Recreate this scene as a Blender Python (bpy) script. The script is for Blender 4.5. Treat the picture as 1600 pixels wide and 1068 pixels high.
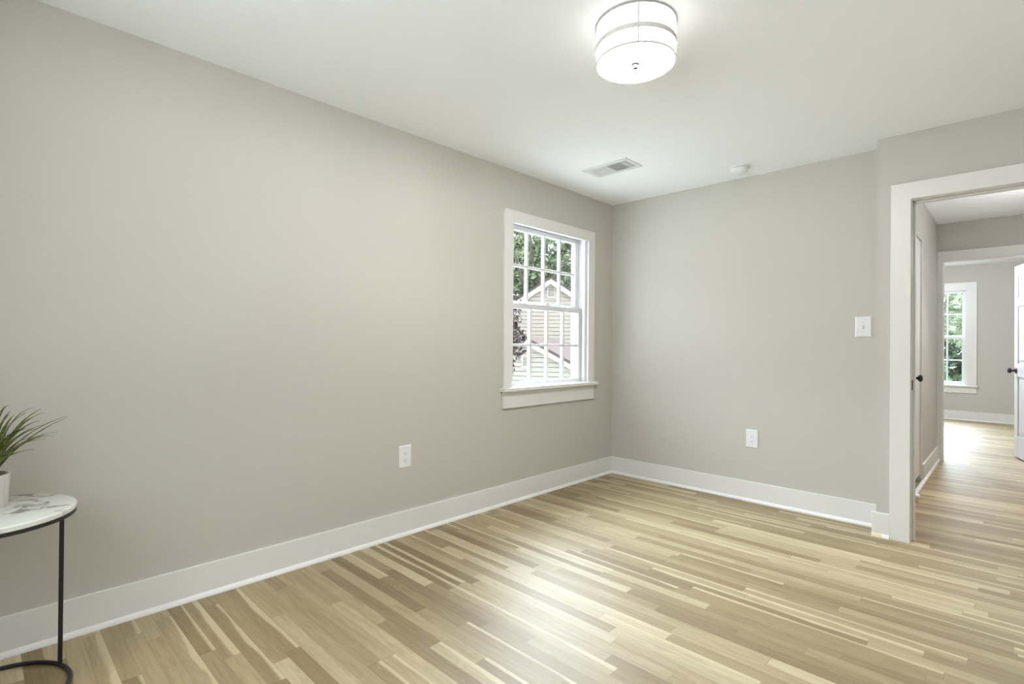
import bpy, bmesh, math, random
from mathutils import Vector, Matrix
SC = bpy.context.scene
for o in list(bpy.data.objects): bpy.data.objects.remove(o)
PI = math.pi

# ------------------------------------------------------------------ camera
cam_d = bpy.data.cameras.new('camera'); cam = bpy.data.objects.new('camera', cam_d)
SC.collection.objects.link(cam); SC.camera = cam
CAM = Vector((2.6565, -4.0471, 1.1533)); YAW, PIT, ROL = 0.770898, 0.0057188, 0.0083427
_f = Vector((-math.sin(YAW), math.cos(YAW), 0)); _r = Vector((math.cos(YAW), math.sin(YAW), 0)); _u = Vector((0, 0, 1))
_f2 = _f*math.cos(PIT) + _u*math.sin(PIT); _u2 = _u*math.cos(PIT) - _f*math.sin(PIT)
_r3 = _r*math.cos(ROL) + _u2*math.sin(ROL); _u3 = _u2*math.cos(ROL) - _r*math.sin(ROL)
_m = Matrix((_r3, _u3, -_f2)).transposed().to_4x4(); _m.translation = CAM
cam.matrix_world = _m
cam_d.sensor_width = 36.0; cam_d.lens = 809.69*36/1600; cam_d.clip_start = 0.05; cam_d.clip_end = 300

# ------------------------------------------------------------------ world, sun, exposure
W = bpy.data.worlds.new('overcast_sky'); SC.world = W; W.use_nodes = True
bg = W.node_tree.nodes['Background']; bg.inputs[1].default_value = 1.0
SKY_BASE, SKY_GLOW = 1.25, 2.6
_t = W.node_tree                              # bright overcast: dim at the horizon, brighter overhead, brightest where the veiled sun stands
def _wn(typ, **kw):
    n = _t.nodes.new(typ)
    for k, v in kw.items(): setattr(n, k, v)
    return n
_tc = _wn('ShaderNodeTexCoord'); _sx = _wn('ShaderNodeSeparateXYZ'); _rp = _wn('ShaderNodeValToRGB'); _dot = _wn('ShaderNodeVectorMath', operation='DOT_PRODUCT')
_t.links.new(_tc.outputs['Generated'], _sx.inputs[0]); _t.links.new(_sx.outputs[2], _rp.inputs[0])
_e = _rp.color_ramp.elements; _e[0].position = 0.0; _e[0].color = (0.19, 0.205, 0.22, 1); _e[1].position = 0.5; _e[1].color = (0.775, 0.89, 1.02, 1)
_t.links.new(_tc.outputs['Generated'], _dot.inputs[0]); _dot.inputs[1].default_value = Vector((-0.74, 0.55, 0.48)).normalized()
_gl = _wn('ShaderNodeMapRange', interpolation_type='SMOOTHSTEP'); _t.links.new(_dot.outputs['Value'], _gl.inputs[0])
_gl.inputs[1].default_value = 0.25; _gl.inputs[2].default_value = 1.0; _gl.inputs[3].default_value = 0.0; _gl.inputs[4].default_value = 20.0*SKY_GLOW
_ad = _wn('ShaderNodeMath', operation='ADD'); _t.links.new(_gl.outputs[0], _ad.inputs[0]); _ad.inputs[1].default_value = 5.0*SKY_BASE
_ml = _wn('ShaderNodeVectorMath', operation='SCALE'); _t.links.new(_rp.outputs[0], _ml.inputs[0]); _t.links.new(_ad.outputs[0], _ml.inputs[3])
_t.links.new(_ml.outputs[0], bg.inputs[0])
sun_d = bpy.data.lights.new('sun', 'SUN'); sun_d.energy = 1.0; sun_d.angle = 0.2; sun_d.color = (1.0, 0.93, 0.84)
sun = bpy.data.objects.new('sun', sun_d); SC.collection.objects.link(sun)
sun.rotation_euler = Vector((-0.45, 0.75, -1.0)).to_track_quat('-Z', 'Y').to_euler()
vs = SC.view_settings; vs.view_transform = 'Standard'; vs.look = 'None'; vs.gamma = 1.0; vs.use_curve_mapping = False
vs.exposure = 0.09

def portal(name, loc, sx, sy, d):           # tells the renderer where daylight enters; gives no light of its own
    l = bpy.data.lights.new(name, 'AREA'); l.shape = 'RECTANGLE'; l.size = sx; l.size_y = sy; l.cycles.is_portal = True
    o = bpy.data.objects.new(name, l); SC.collection.objects.link(o); o.location = loc
    o.rotation_euler = Vector(d).to_track_quat('-Z', 'Z').to_euler()
portal('window_portal', (-0.17, -0.85, 1.455), 0.92, 1.24, (1, 0, 0))
portal('fill_window_portal', (1.75, -4.67, 1.42), 1.9, 1.3, (0, 1, 0))
portal('bedroom_window_portal', (1.66, 7.17, 1.33), 0.88, 1.55, (0, -1, 0))

def bulb(name, loc, watt, radius, col=(0.98, 0.985, 1.0)):
    l = bpy.data.lights.new(name, 'POINT'); l.energy = watt; l.shadow_soft_size = radius; l.color = col
    o = bpy.data.objects.new(name, l); SC.collection.objects.link(o); o.location = loc
    return o
bulb('bedroom_fill', (1.5, 3.95, 2.2), 120, 0.08, (0.90, 0.99, 1.12))  # added lamp without a fixture, fills the bedroom and hall floor
bulb('hall_fill', (2.95, 1.5, 1.95), 12, 0.08, (0.95, 0.99, 1.06))  # added unseen lamp, brightens the hall walls and ceiling
for _y in (0.35, 1.75):                     # added spots without fixtures, brightening the hall floor
    _l = bpy.data.lights.new('hall_floor_fill', 'SPOT'); _l.energy = 85; _l.spot_size = math.radians(84); _l.spot_blend = 1.0; _l.shadow_soft_size = 0.05; _l.color = (1.0, 0.97, 0.92)
    _o = bpy.data.objects.new('hall_floor_fill', _l); SC.collection.objects.link(_o); _o.location = (2.66, _y, 2.42)

# ------------------------------------------------------------------ materials
def mat(name, col, rough=0.5, spec=0.5, metal=0.0, coat=0.0):
    m = bpy.data.materials.new(name); m.use_nodes = True
    b = m.node_tree.nodes['Principled BSDF']
    b.inputs['Base Color'].default_value = (*col, 1); b.inputs['Roughness'].default_value = rough
    b.inputs['Specular IOR Level'].default_value = spec; b.inputs['Metallic'].default_value = metal
    b.inputs['Coat Weight'].default_value = coat
    return m
class N:
    """tiny node-graph helper"""
    def __init__(s, m): s.m = m; s.t = m.node_tree; s.b = s.t.nodes['Principled BSDF']
    def n(s, typ, ins=None, **kw):
        nd = s.t.nodes.new(typ)
        for k, v in kw.items(): setattr(nd, k, v)
        for k, v in (ins or {}).items():
            if isinstance(v, bpy.types.NodeSocket): s.t.links.new(v, nd.inputs[k])
            else: nd.inputs[k].default_value = v
        return nd
    def math(s, op, a, b=0.0, c=0.0, clamp=False):
        return s.n('ShaderNodeMath', {0: a, 1: b, 2: c}, operation=op, use_clamp=clamp).outputs[0]
    def mix(s, f, a, b, mode='MIX'):
        nd = s.n('ShaderNodeMix', data_type='RGBA', blend_type=mode)
        for k, v in ((0, f), (6, a), (7, b)):
            if isinstance(v, bpy.types.NodeSocket): s.t.links.new(v, nd.inputs[k])
            else: nd.inputs[k].default_value = v if k == 0 else (*v, 1) if len(v) == 3 else v
        return nd.outputs[2]
    def ramp(s, f, pts):
        nd = s.n('ShaderNodeValToRGB', {0: f}); e = nd.color_ramp.elements
        while len(e) < len(pts): e.new(0.5)
        for q, (p, c) in zip(e, pts): q.position = p; q.color = (*c, 1)
        return nd.outputs[0]
    def pos(s): return s.n('ShaderNodeNewGeometry').outputs['Position']
    def link(s, a, b): s.t.links.new(a, s.b.inputs[b])
def bump(g, h, strength, dist=0.001):
    g.link(g.n('ShaderNodeBump', {'Height': h, 'Strength': strength, 'Distance': dist}).outputs[0], 'Normal')

def paint(name, col, rough=0.6, tex=0.08, scale=350):
    m = mat(name, col, rough, 0.4); g = N(m)
    nz = g.n('ShaderNodeTexNoise', {'Vector': g.pos(), 'Scale': scale, 'Detail': 2.0})
    bump(g, nz.outputs[0], tex, 0.0006)
    big = g.n('ShaderNodeTexNoise', {'Vector': g.pos(), 'Scale': 1.3, 'Detail': 2.0})
    c = g.mix(g.math('MULTIPLY', big.outputs[0], 0.05), col, tuple(x*0.8 for x in col))
    g.link(c, 'Base Color')
    return m
M = {}
M['wall'] = paint('greige_wall_paint', (0.522, 0.494, 0.440))
M['ceil'] = paint('white_ceiling_paint', (0.95, 0.96, 0.965), 0.8)
M['trim'] = mat('white_trim_paint', (0.735, 0.715, 0.68), 0.35, 0.45)
M['sash'] = mat('white_vinyl', (0.70, 0.70, 0.71), 0.35)
M['shoe'] = mat('white_shoe_paint', (0.79, 0.775, 0.75), 0.35)
M['detector'] = mat('white_detector_plastic', (0.84, 0.84, 0.835), 0.4)
M['plate'] = mat('white_plastic', (0.76, 0.76, 0.755), 0.3)
M['slot'] = mat('dark_slot', (0.06, 0.06, 0.06), 0.7)
M['duct'] = mat('grey_duct_shade', (0.42, 0.42, 0.43), 0.8)
M['black'] = mat('black_metal', (0.012, 0.012, 0.013), 0.38, 0.5)
M['dark'] = mat('closet_shade_black', (0.03, 0.03, 0.032), 0.9)
M['steel'] = mat('brushed_nickel', (0.55, 0.54, 0.52), 0.35, 0.5, 1.0)
M['door'] = mat('white_door_paint', (0.60, 0.60, 0.61), 0.35)
M['floorbleed'] = mat('beige_floor_bleed', (0.72, 0.60, 0.42), 0.6)
M['pan'] = mat('dark_shielding_pan', (0.06, 0.06, 0.06), 0.6)  # kept dark to dim what shows through the lit shade
M['rimmetal'] = mat('grey_rim_metal', (0.42, 0.41, 0.38), 0.8)
M['finial'] = mat('nickel_finial', (0.16, 0.155, 0.145), 0.5)

def floor_mat():
    m = mat('pale_oak_strip_floor', (0.5, 0.4, 0.25), 0.3, 0.75); g = N(m)
    xyz = g.n('ShaderNodeSeparateXYZ', {0: g.pos()}); X, Y = xyz.outputs[0], xyz.outputs[1]
    w = 0.0572
    v = g.math('DIVIDE', g.math('ADD', Y, 20.0), w); row = g.math('FLOOR', v); fr = g.math('FRACT', v)
    rr = g.n('ShaderNodeTexWhiteNoise', {'W': row}, noise_dimensions='1D').outputs[0]
    u = g.math('MULTIPLY_ADD', X, 1.25, g.math('MULTIPLY', rr, 977.0))
    vor = g.n('ShaderNodeTexVoronoi', {'W': u, 'Scale': 1.0, 'Randomness': 0.9}, voronoi_dimensions='1D')
    ed = g.n('ShaderNodeTexVoronoi', {'W': u, 'Scale': 1.0, 'Randomness': 0.9}, voronoi_dimensions='1D', feature='DISTANCE_TO_EDGE')
    cs = g.n('ShaderNodeSeparateColor', {0: vor.outputs['Color']}); r1, r2, r3 = cs.outputs
    base = g.ramp(r1, [(0.0, (0.225, 0.160, 0.078)), (0.25, (0.285, 0.213, 0.110)), (0.6, (0.345, 0.267, 0.146)), (0.85, (0.405, 0.322, 0.188)), (1.0, (0.50, 0.415, 0.265))])
    # grain, stretched along the boards and different in each board
    gv = g.n('ShaderNodeCombineXYZ', {0: g.math('MULTIPLY', X, 1.6), 1: g.math('MULTIPLY', Y, 26.0), 2: g.math('MULTIPLY', r2, 60.0)}).outputs[0]
    n1 = g.n('ShaderNodeTexNoise', {'Vector': gv, 'Scale': 2.2, 'Detail': 6.0, 'Roughness': 0.6, 'Distortion': 0.8}).outputs[0]
    gv2 = g.n('ShaderNodeCombineXYZ', {0: g.math('MULTIPLY', X, 1.1), 1: g.math('MULTIPLY', Y, 9.0), 2: g.math('MULTIPLY', r3, 40.0)}).outputs[0]
    n2 = g.n('ShaderNodeTexNoise', {'Vector': gv2, 'Scale': 1.6, 'Detail': 2.0, 'Distortion': 0.4}).outputs[0]
    rings = g.math('SINE', g.math('MULTIPLY', n2, 70.0))
    rings = g.math('MULTIPLY_ADD', rings, 0.5, 0.5)
    rw = g.math('MULTIPLY', g.math('MULTIPLY', rings, 0.26), g.math('GREATER_THAN', r2, 0.35))
    c = g.mix(rw, base, g.mix(1.0, base, (0.72, 0.64, 0.52), 'MULTIPLY'))
    gr = g.math('MULTIPLY', g.math('SUBTRACT', n1, 0.42, clamp=True), 1.9, clamp=True)
    c = g.mix(gr, c, g.mix(1.0, c, (0.66, 0.58, 0.47), 'MULTIPLY'))
    # pale sapwood running along an edge of some boards
    sapn = g.math('ADD', g.math('MULTIPLY_ADD', n2, 0.9, -0.45), fr)
    sap = g.n('ShaderNodeMapRange', {0: sapn, 1: 0.62, 2: 0.80}, interpolation_type='SMOOTHSTEP').outputs[0]
    sap = g.math('MULTIPLY', sap, g.math('GREATER_THAN', r3, 0.74))
    c = g.mix(g.math('MULTIPLY', sap, 0.8), c, (0.55, 0.46, 0.29))
    # sparse dark mineral streaks
    st = g.n('ShaderNodeTexNoise', {'Vector': g.n('ShaderNodeCombineXYZ', {0: g.math('MULTIPLY', X, 3.0), 1: g.math('MULTIPLY', Y, 40.0), 2: g.math('MULTIPLY', r1, 20.0)}).outputs[0], 'Scale': 1.0, 'Detail': 2.0}).outputs[0]
    sm = g.n('ShaderNodeMapRange', {0: st, 1: 0.70, 2: 0.78}).outputs[0]
    c = g.mix(g.math('MULTIPLY', sm, 0.55), c, (0.20, 0.14, 0.08))
    # seams
    e1 = g.math('LESS_THAN', g.math('MINIMUM', fr, g.math('SUBTRACT', 1.0, fr)), 0.013)
    e2 = g.math('LESS_THAN', ed.outputs['Distance'], 0.0016)
    gap = g.math('MAXIMUM', e1, e2)
    c = g.mix(g.math('MULTIPLY', gap, 0.5), c, (0.16, 0.11, 0.06))
    g.link(c, 'Base Color')
    g.link(g.math('MULTIPLY_ADD', n1, 0.08, 0.46), 'Roughness')
    h = g.math('SUBTRACT', g.math('MULTIPLY', n1, 0.15), gap)
    bump(g, h, 0.25, 0.0006)
    return m
M['floor'] = floor_mat()

def marble_mat():
    m = mat('white_marble', (0.85, 0.85, 0.82), 0.12, 0.5); g = N(m)
    p = g.pos()
    warp = g.n('ShaderNodeTexNoise', {'Vector': p, 'Scale': 5.0, 'Detail': 5.0, 'Roughness': 0.6})
    wv = g.n('ShaderNodeVectorMath', {0: g.n('ShaderNodeVectorMath', {0: warp.outputs['Color'], 3: 0.35}, operation='SCALE').outputs[0], 1: p}, operation='ADD').outputs[0]
    nz = g.n('ShaderNodeTexNoise', {'Vector': wv, 'Scale': 4.2, 'Detail': 3.0}).outputs[0]
    a = g.math('ABSOLUTE', g.math('SUBTRACT', nz, 0.5))
    vein = g.n('ShaderNodeMapRange', {0: a, 1: 0.0, 2: 0.045, 3: 1.0, 4: 0.0}).outputs[0]
    msk = g.n('ShaderNodeTexNoise', {'Vector': p, 'Scale': 9.0, 'Detail': 2.0}).outputs[0]
    vein = g.math('MULTIPLY', vein, g.n('ShaderNodeMapRange', {0: msk, 1: 0.34, 2: 0.5}).outputs[0])
    g.link(g.mix(g.math('MULTIPLY', vein, 0.85), (0.66, 0.665, 0.61), (0.13, 0.11, 0.08)), 'Base Color')
    return m
M['marble'] = marble_mat()
def pot_mat():
    m = mat('ribbed_white_ceramic', (0.72, 0.69, 0.64), 0.6); g = N(m)
    nz = g.n('ShaderNodeTexNoise', {'Vector': g.n('ShaderNodeVectorMath', {0: g.pos(), 1: (1, 1, 0.3)}, operation='MULTIPLY').outputs[0], 'Scale': 60.0, 'Detail': 2.0}).outputs[0]
    g.link(g.mix(nz, (0.70, 0.66, 0.60), (0.48, 0.44, 0.39)), 'Base Color'); return m
M['pot'] = pot_mat()
def leaf_mat(name, c1, c2, scale=25.0, rough=0.6):
    m = mat(name, c1, rough, 0.15); g = N(m)
    nz = g.n('ShaderNodeTexNoise', {'Vector': g.pos(), 'Scale': scale, 'Detail': 3.0}).outputs[0]
    g.link(g.mix(g.n('ShaderNodeMapRange', {0: nz, 1: 0.3, 2: 0.7}).outputs[0], c1, c2), 'Base Color'); return m
M['blade'] = leaf_mat('variegated_grass_blade', (0.045, 0.065, 0.022), (0.26, 0.30, 0.10), 40)
M['soil'] = leaf_mat('dark_moss', (0.02, 0.02, 0.015), (0.05, 0.05, 0.03), 90)
M['maple'] = leaf_mat('maroon_leaves', (0.014, 0.009, 0.008), (0.06, 0.042, 0.036), 5)
M['oak'] = leaf_mat('green_tree_leaves', (0.06, 0.09, 0.045), (0.27, 0.31, 0.19), 1.6)
M['oakdark'] = leaf_mat('dark_green_leaves', (0.02, 0.04, 0.022), (0.075, 0.11, 0.055), 1.2)
M['fir'] = leaf_mat('evergreen_needles', (0.03, 0.085, 0.035), (0.15, 0.24, 0.13), 2.5)
M['bark'] = leaf_mat('grey_bark', (0.045, 0.038, 0.032), (0.10, 0.085, 0.07), 6)
M['bounceground'] = leaf_mat('pale_bounce_ground', (0.36, 0.35, 0.32), (0.52, 0.50, 0.46), 3)
M['sidingA'] = mat('cream_lap_siding', (0.228, 0.192, 0.158), 0.6)
M['sidingB'] = mat('pale_sage_lap_siding', (0.182, 0.168, 0.141), 0.6)
M['exttrim'] = mat('cream_exterior_trim', (0.28, 0.25, 0.21), 0.5)
def shingle():
    m = mat('mauve_roof_shingles', (0.3, 0.2, 0.19), 1.0, 0.0); g = N(m)
    br = g.n('ShaderNodeTexNoise', {'Vector': g.n('ShaderNodeVectorMath', {0: g.pos(), 1: (3, 3, 16)}, operation='MULTIPLY').outputs[0], 'Scale': 2.5, 'Detail': 3.0}).outputs[0]
    g.link(g.mix(br, (0.080, 0.062, 0.058), (0.047, 0.036, 0.034)), 'Base Color'); return m
M['roof'] = shingle()
def glass_mat():
    m = bpy.data.materials.new('window_glass'); m.use_nodes = True; t = m.node_tree; t.nodes.clear()
    o = t.nodes.new('ShaderNodeOutputMaterial'); mx = t.nodes.new('ShaderNodeMixShader')
    tr = t.nodes.new('ShaderNodeBsdfTransparent'); gl = t.nodes.new('ShaderNodeBsdfGlossy'); fr = t.nodes.new('ShaderNodeMapRange'); lw = t.nodes.new('ShaderNodeLayerWeight'); pw = t.nodes.new('ShaderNodeMath'); pw.operation = 'POWER'; pw.inputs[1].default_value = 4.0
    tr.inputs[0].default_value = (0.97, 0.985, 0.98, 1); gl.inputs['Roughness'].default_value = 0.0; fr.inputs[3].default_value = 0.03; fr.inputs[4].default_value = 0.5; t.links.new(lw.outputs['Facing'], pw.inputs[0]); t.links.new(pw.outputs[0], fr.inputs[0])
    t.links.new(fr.outputs[0], mx.inputs[0]); t.links.new(tr.outputs[0], mx.inputs[1]); t.links.new(gl.outputs[0], mx.inputs[2])
    t.links.new(mx.outputs[0], o.inputs[0]); return m
M['glass'] = glass_mat()
def shade_mat(name, trans, emit):
    m = bpy.data.materials.new(name); m.use_nodes = True; t = m.node_tree; t.nodes.clear()
    o = t.nodes.new('ShaderNodeOutputMaterial'); mx = t.nodes.new('ShaderNodeMixShader')
    tr = t.nodes.new('ShaderNodeBsdfTransparent'); em = t.nodes.new('ShaderNodeEmission')
    em.inputs[0].default_value = (1, 0.985, 0.96, 1); em.inputs[1].default_value = emit
    mx.inputs[0].default_value = 1-trans
    t.links.new(tr.outputs[0], mx.inputs[1]); t.links.new(em.outputs[0], mx.inputs[2]); t.links.new(mx.outputs[0], o.inputs[0]); return m
M['shade'] = shade_mat('lit_sheer_shade', 0.5, 2.6)
def band_mat():
    m = mat('grey_sheer_band', (0.68, 0.655, 0.60), 0.8); t = m.node_tree; b = t.nodes['Principled BSDF']
    mx = t.nodes.new('ShaderNodeMixShader'); tr = t.nodes.new('ShaderNodeBsdfTransparent'); mx.inputs[0].default_value = 1.0
    t.links.new(tr.outputs[0], mx.inputs[1]); t.links.new(b.outputs[0], mx.inputs[2]); t.links.new(mx.outputs[0], t.nodes['Material Output'].inputs[0]); return m
M['band'] = band_mat()
M['diffuser'] = shade_mat('lit_diffuser', 0.6, 2.4)

# ------------------------------------------------------------------ mesh helpers (everything in world coordinates)
class MB:
    def __init__(s): s.bm = bmesh.new()
    def box(s, x0, x1, y0, y1, z0, z1):
        p = [(x0, y0, z0), (x1, y0, z0), (x1, y1, z0), (x0, y1, z0), (x0, y0, z1), (x1, y0, z1), (x1, y1, z1), (x0, y1, z1)]
        v = [s.bm.verts.new(q) for q in p]
        for f in ((3, 2, 1, 0), (4, 5, 6, 7), (0, 1, 5, 4), (1, 2, 6, 5), (2, 3, 7, 6), (3, 0, 4, 7)): s.bm.faces.new([v[i] for i in f])
        return s
    def hexa(s, p):                      # eight corners: bottom ring then top ring
        v = [s.bm.verts.new(q) for q in p]
        for f in ((3, 2, 1, 0), (4, 5, 6, 7), (0, 1, 5, 4), (1, 2, 6, 5), (2, 3, 7, 6), (3, 0, 4, 7)): s.bm.faces.new([v[i] for i in f])
        return s
    def prism(s, poly, d):               # closed polygon pushed along vector d
        d = Vector(d); a = [s.bm.verts.new(Vector(q)) for q in poly]; b = [s.bm.verts.new(Vector(q)+d) for q in poly]; n = len(poly)
        s.bm.faces.new(a[::-1]); s.bm.faces.new(b)
        for i in range(n): s.bm.faces.new((a[i], a[(i+1) % n], b[(i+1) % n], b[i]))
        return s
    def lathe(s, prof, origin=(0, 0, 0), axis=(0, 0, 1), n=48, closed=False):    # prof = [(radius, height)...]
        q = Vector((0, 0, 1)).rotation_difference(Vector(axis)); o = Vector(origin); rings = []
        for r, h in prof:
            if r < 1e-6: rings.append([s.bm.verts.new(o + q @ Vector((0, 0, h)))])
            else: rings.append([s.bm.verts.new(o + q @ Vector((r*math.cos(2*PI*i/n), r*math.sin(2*PI*i/n), h))) for i in range(n)])
        seq = list(zip(rings, rings[1:])) + ([(rings[-1], rings[0])] if closed else [])
        for a, b in seq:
            for i in range(n):
                j = (i+1) % n
                if len(a) == 1 and len(b) == 1: break
                if len(a) == 1: s.bm.faces.new((a[0], b[j], b[i]))
                elif len(b) == 1: s.bm.faces.new((a[i], a[j], b[0]))
                else: s.bm.faces.new((a[i], a[j], b[j], b[i]))
        return s
    def tube(s, pts, rad, n=12, loop=False):
        pts = [Vector(p) for p in pts]; rads = rad if isinstance(rad, (list, tuple)) else [rad]*len(pts); rings = []
        k = len(pts); up = None
        for i, p in enumerate(pts):
            t = (pts[(i+1) % k]-pts[i-1]) if loop else (pts[min(i+1, k-1)]-pts[max(i-1, 0)])
            t.normalize()
            if up is None: up = t.orthogonal().normalized()
            up = (up - t*up.dot(t)).normalized(); sd = t.cross(up)
            rings.append([s.bm.verts.new(p + (up*math.cos(2*PI*j/n)+sd*math.sin(2*PI*j/n))*rads[i]) for j in range(n)])
        for i in range(k if loop else k-1):
            a, b = rings[i], rings[(i+1) % k]
            for j in range(n): s.bm.faces.new((a[j], a[(j+1) % n], b[(j+1) % n], b[j]))
        if not loop: s.bm.faces.new(rings[0][::-1]); s.bm.faces.new(rings[-1])
        return s
    def quad(s, a, b, c, d): s.bm.faces.new([s.bm.verts.new(Vector(q)) for q in (a, b, c, d)]); return s
    def xf(s, mtx): bmesh.ops.transform(s.bm, matrix=mtx, verts=s.bm.verts); return s
    def build(s, name, m, parent=None, bevel=0.0, smooth=False, normals=True):
        if normals: bmesh.ops.recalc_face_normals(s.bm, faces=s.bm.faces)
        base = Vector((0, 0, 0)); q = parent
        while q is not None: base += q.location; q = q.parent
        bmesh.ops.translate(s.bm, vec=-base, verts=s.bm.verts)
        me = bpy.data.meshes.new(name); s.bm.to_mesh(me); s.bm.free()
        o = bpy.data.objects.new(name, me); SC.collection.objects.link(o); o.parent = parent
        me.materials.append(m)
        if smooth:
            for p in me.polygons: p.use_smooth = True
            if hasattr(me, 'set_sharp_from_angle'): me.set_sharp_from_angle(angle=math.radians(40))
        if bevel:
            b = o.modifiers.new('edge', 'BEVEL'); b.width = bevel; b.segments = 2; b.limit_method = 'ANGLE'; b.angle_limit = math.radians(40)
        return o
def tag(o, label, cat, group=None, kind=None):
    o['label'] = label; o['category'] = cat
    if group: o['group'] = group
    if kind: o['kind'] = kind
    return o
def thing(name, loc, label, cat, group=None, kind=None):
    o = bpy.data.objects.new(name, None); SC.collection.objects.link(o); o.location = loc; o.empty_display_size = 0.05
    return tag(o, label, cat, group, kind)
def struct(o, label, cat): return tag(o, label, cat, None, 'structure')

# ------------------------------------------------------------------ the setting
H = 2.44; XR = 3.20; YR = -4.50; HX = 2.075; HE = 2.88; BY = 7.05; BH = 2.50
BF = -0.182          # face of the wall that holds the doorway
BX = 2.043           # its outside corner
DX0, DX1, DH = 2.215, 3.03, 2.035
struct(MB().box(-0.15, 4.2, YR-0.15, BY+0.15, -0.12, 0).build('floor', M['floor']), 'pale oak strip floor running through room, hall and bedroom', 'floor')
struct(MB().box(-0.15, XR+0.15, YR-0.15, -0.06, H, H+0.12).build('ceiling', M['ceil']), 'white painted ceiling of the empty room', 'ceiling')
struct(MB().box(0.0, XR+0.15, -0.06, HE+0.12, H, H+0.12).build('ceiling_hall', M['ceil']), 'white ceiling of the hall seen through the doorway', 'ceiling')
struct(MB().box(0.4, 4.2, HE+0.12, BY+0.15, BH, BH+0.12).build('ceiling_bedroom', M['ceil']), 'white ceiling of the bedroom beyond the hall', 'ceiling')
# left wall with the window opening
WY0, WY1, WZ0, WZ1 = -1.322, -0.390, 0.815, 2.078
WC = -0.85
w = MB(); w.box(-0.15, 0, YR, WY0, 0, H).box(-0.15, 0, WY1, 0.12, 0, H).box(-0.15, 0, WY0, WY1, 0, WZ0).box(-0.15, 0, WY0, WY1, WZ1, H)
struct(w.build('wall_left', M['wall']), 'long greige wall with the double-hung window', 'wall')
struct(MB().box(0, BX, 0, 0.12, 0, H).build('wall_back', M['wall']), 'greige end wall with light switch and outlet', 'wall')
w = MB(); w.box(BX, DX0-0.02, BF, -0.06, 0, H).box(DX0-0.02, DX1+0.02, BF, -0.06, DH+0.02, H).box(DX1+0.02, XR, BF, -0.06, 0, H).box(BX, HX, -0.06, 0.12, 0, H)
struct(w.build('wall_doorway', M['wall']), 'greige wall stepping forward around the open doorway', 'wall')
struct(MB().box(XR, XR+0.15, YR, HE, 0, H).build('wall_right', M['wall']), 'greige wall to the right of the doorway', 'wall')
w = MB(); w.box(-0.15, 0.80, YR-0.15, YR, 0, H).box(2.70, XR+0.15, YR-0.15, YR, 0, H).box(0.80, 2.70, YR-0.15, YR, 0, 0.77).box(0.80, 2.70, YR-0.15, YR, 2.07, H)
struct(w.build('wall_front', M['wall']), 'greige wall behind the viewer', 'wall')
# hall
CY0, CY1, CZ1 = 0.35, 1.645, 2.085
w = MB(); w.box(HX-0.12, HX, 0.12, CY0, 0, H).box(HX-0.12, HX, CY1, HE, 0, H).box(HX-0.12, HX, CY0, CY1, CZ1, H)
struct(w.build('wall_hall_left', M['wall']), 'greige hall wall holding the closet', 'wall')
struct(MB().box(HX-0.85, HX-0.80, 0.12, HE, 0, H).build('wall_closet', M['dark']), 'back wall of the hall closet, blackened to stand for shade', 'wall')  # closet darkness put in as a near-black wall colour
FX0, FX1, FH = 2.122, 2.86, 2.05
w = MB(); w.box(1.2, FX0-0.015, HE, HE+0.12, 0, BH).box(FX1+0.015, XR, HE, HE+0.12, 0, BH).box(FX0-0.015, FX1+0.015, HE, HE+0.12, FH+0.015, BH)
struct(w.build('wall_hall_end', M['wall']), 'greige wall over and beside the far doorway at the hall end', 'wall')
# bedroom
BWX0, BWX1, BWZ0, BWZ1 = 1.225, 2.095, 0.545, 2.11
w = MB(); w.box(0.4, BWX0, BY, BY+0.15, 0, BH).box(BWX1, 4.2, BY, BY+0.15, 0, BH).box(BWX0, BWX1, BY, BY+0.15, 0, BWZ0).box(BWX0, BWX1, BY, BY+0.15, BWZ1, BH)
struct(w.build('wall_bedroom_back', M['wall']), 'light greige bedroom wall with the tall window', 'wall')
struct(MB().box(0.4, 0.52, HE+0.12, BY, 0, BH).build('wall_bedroom_left', M['wall']), 'left wall of the bedroom beyond the hall', 'wall')
struct(MB().box(4.08, 4.2, HE+0.12, BY, 0, BH).build('wall_bedroom_right', M['wall']), 'right wall of the bedroom beyond the hall', 'wall')
w = MB(); w.box(0.52, 1.2, HE, HE+0.12, 0, BH).box(XR, 4.08, HE, HE+0.12, 0, BH)
struct(w.build('wall_bedroom_front', M['wall']), 'bedroom wall on either side of the hall', 'wall')

# baseboards: board + shoe moulding
def shoe_x(m, x0, x1, y, sgn):           # runs along x, against face y, sticking out sgn*0.016
    pr = [(0, 0), (0.016, 0), (0.0155, 0.006), (0.012, 0.013), (0.006, 0.018), (0, 0.020)]
    m.prism([(x0, y+sgn*a, b) for a, b in pr], (x1-x0, 0, 0))
def shoe_y(m, y0, y1, x, sgn):
    pr = [(0, 0), (0.016, 0), (0.0155, 0.006), (0.012, 0.013), (0.006, 0.018), (0, 0.020)]
    m.prism([(x+sgn*a, y0, b) for a, b in pr], (0, y1-y0, 0))
BBH, BBT = 0.146, 0.015
def baseboard(side, label, bx, shoe=None):
    o = MB().box(*bx, 0, BBH).build('baseboard_'+side, M['trim'], None, 0.002); struct(o, label, 'baseboard')
    if shoe:
        m = MB(); shoe(m); m.build('shoe_moulding', M['shoe'], o)
    return o
baseboard('left', 'white baseboard along the long window wall', (0, BBT, YR, 0), lambda m: shoe_y(m, YR, 0, BBT, 1))
baseboard('back', 'white baseboard along the end wall under the switch', (BBT, BX-0.001, -BBT, 0), lambda m: shoe_x(m, BBT, BX, -BBT, -1))
o = baseboard('doorway', 'short white baseboard stub beside the door casing', (BX-BBT-0.006, 2.112, BF-BBT, BF), None)
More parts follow.
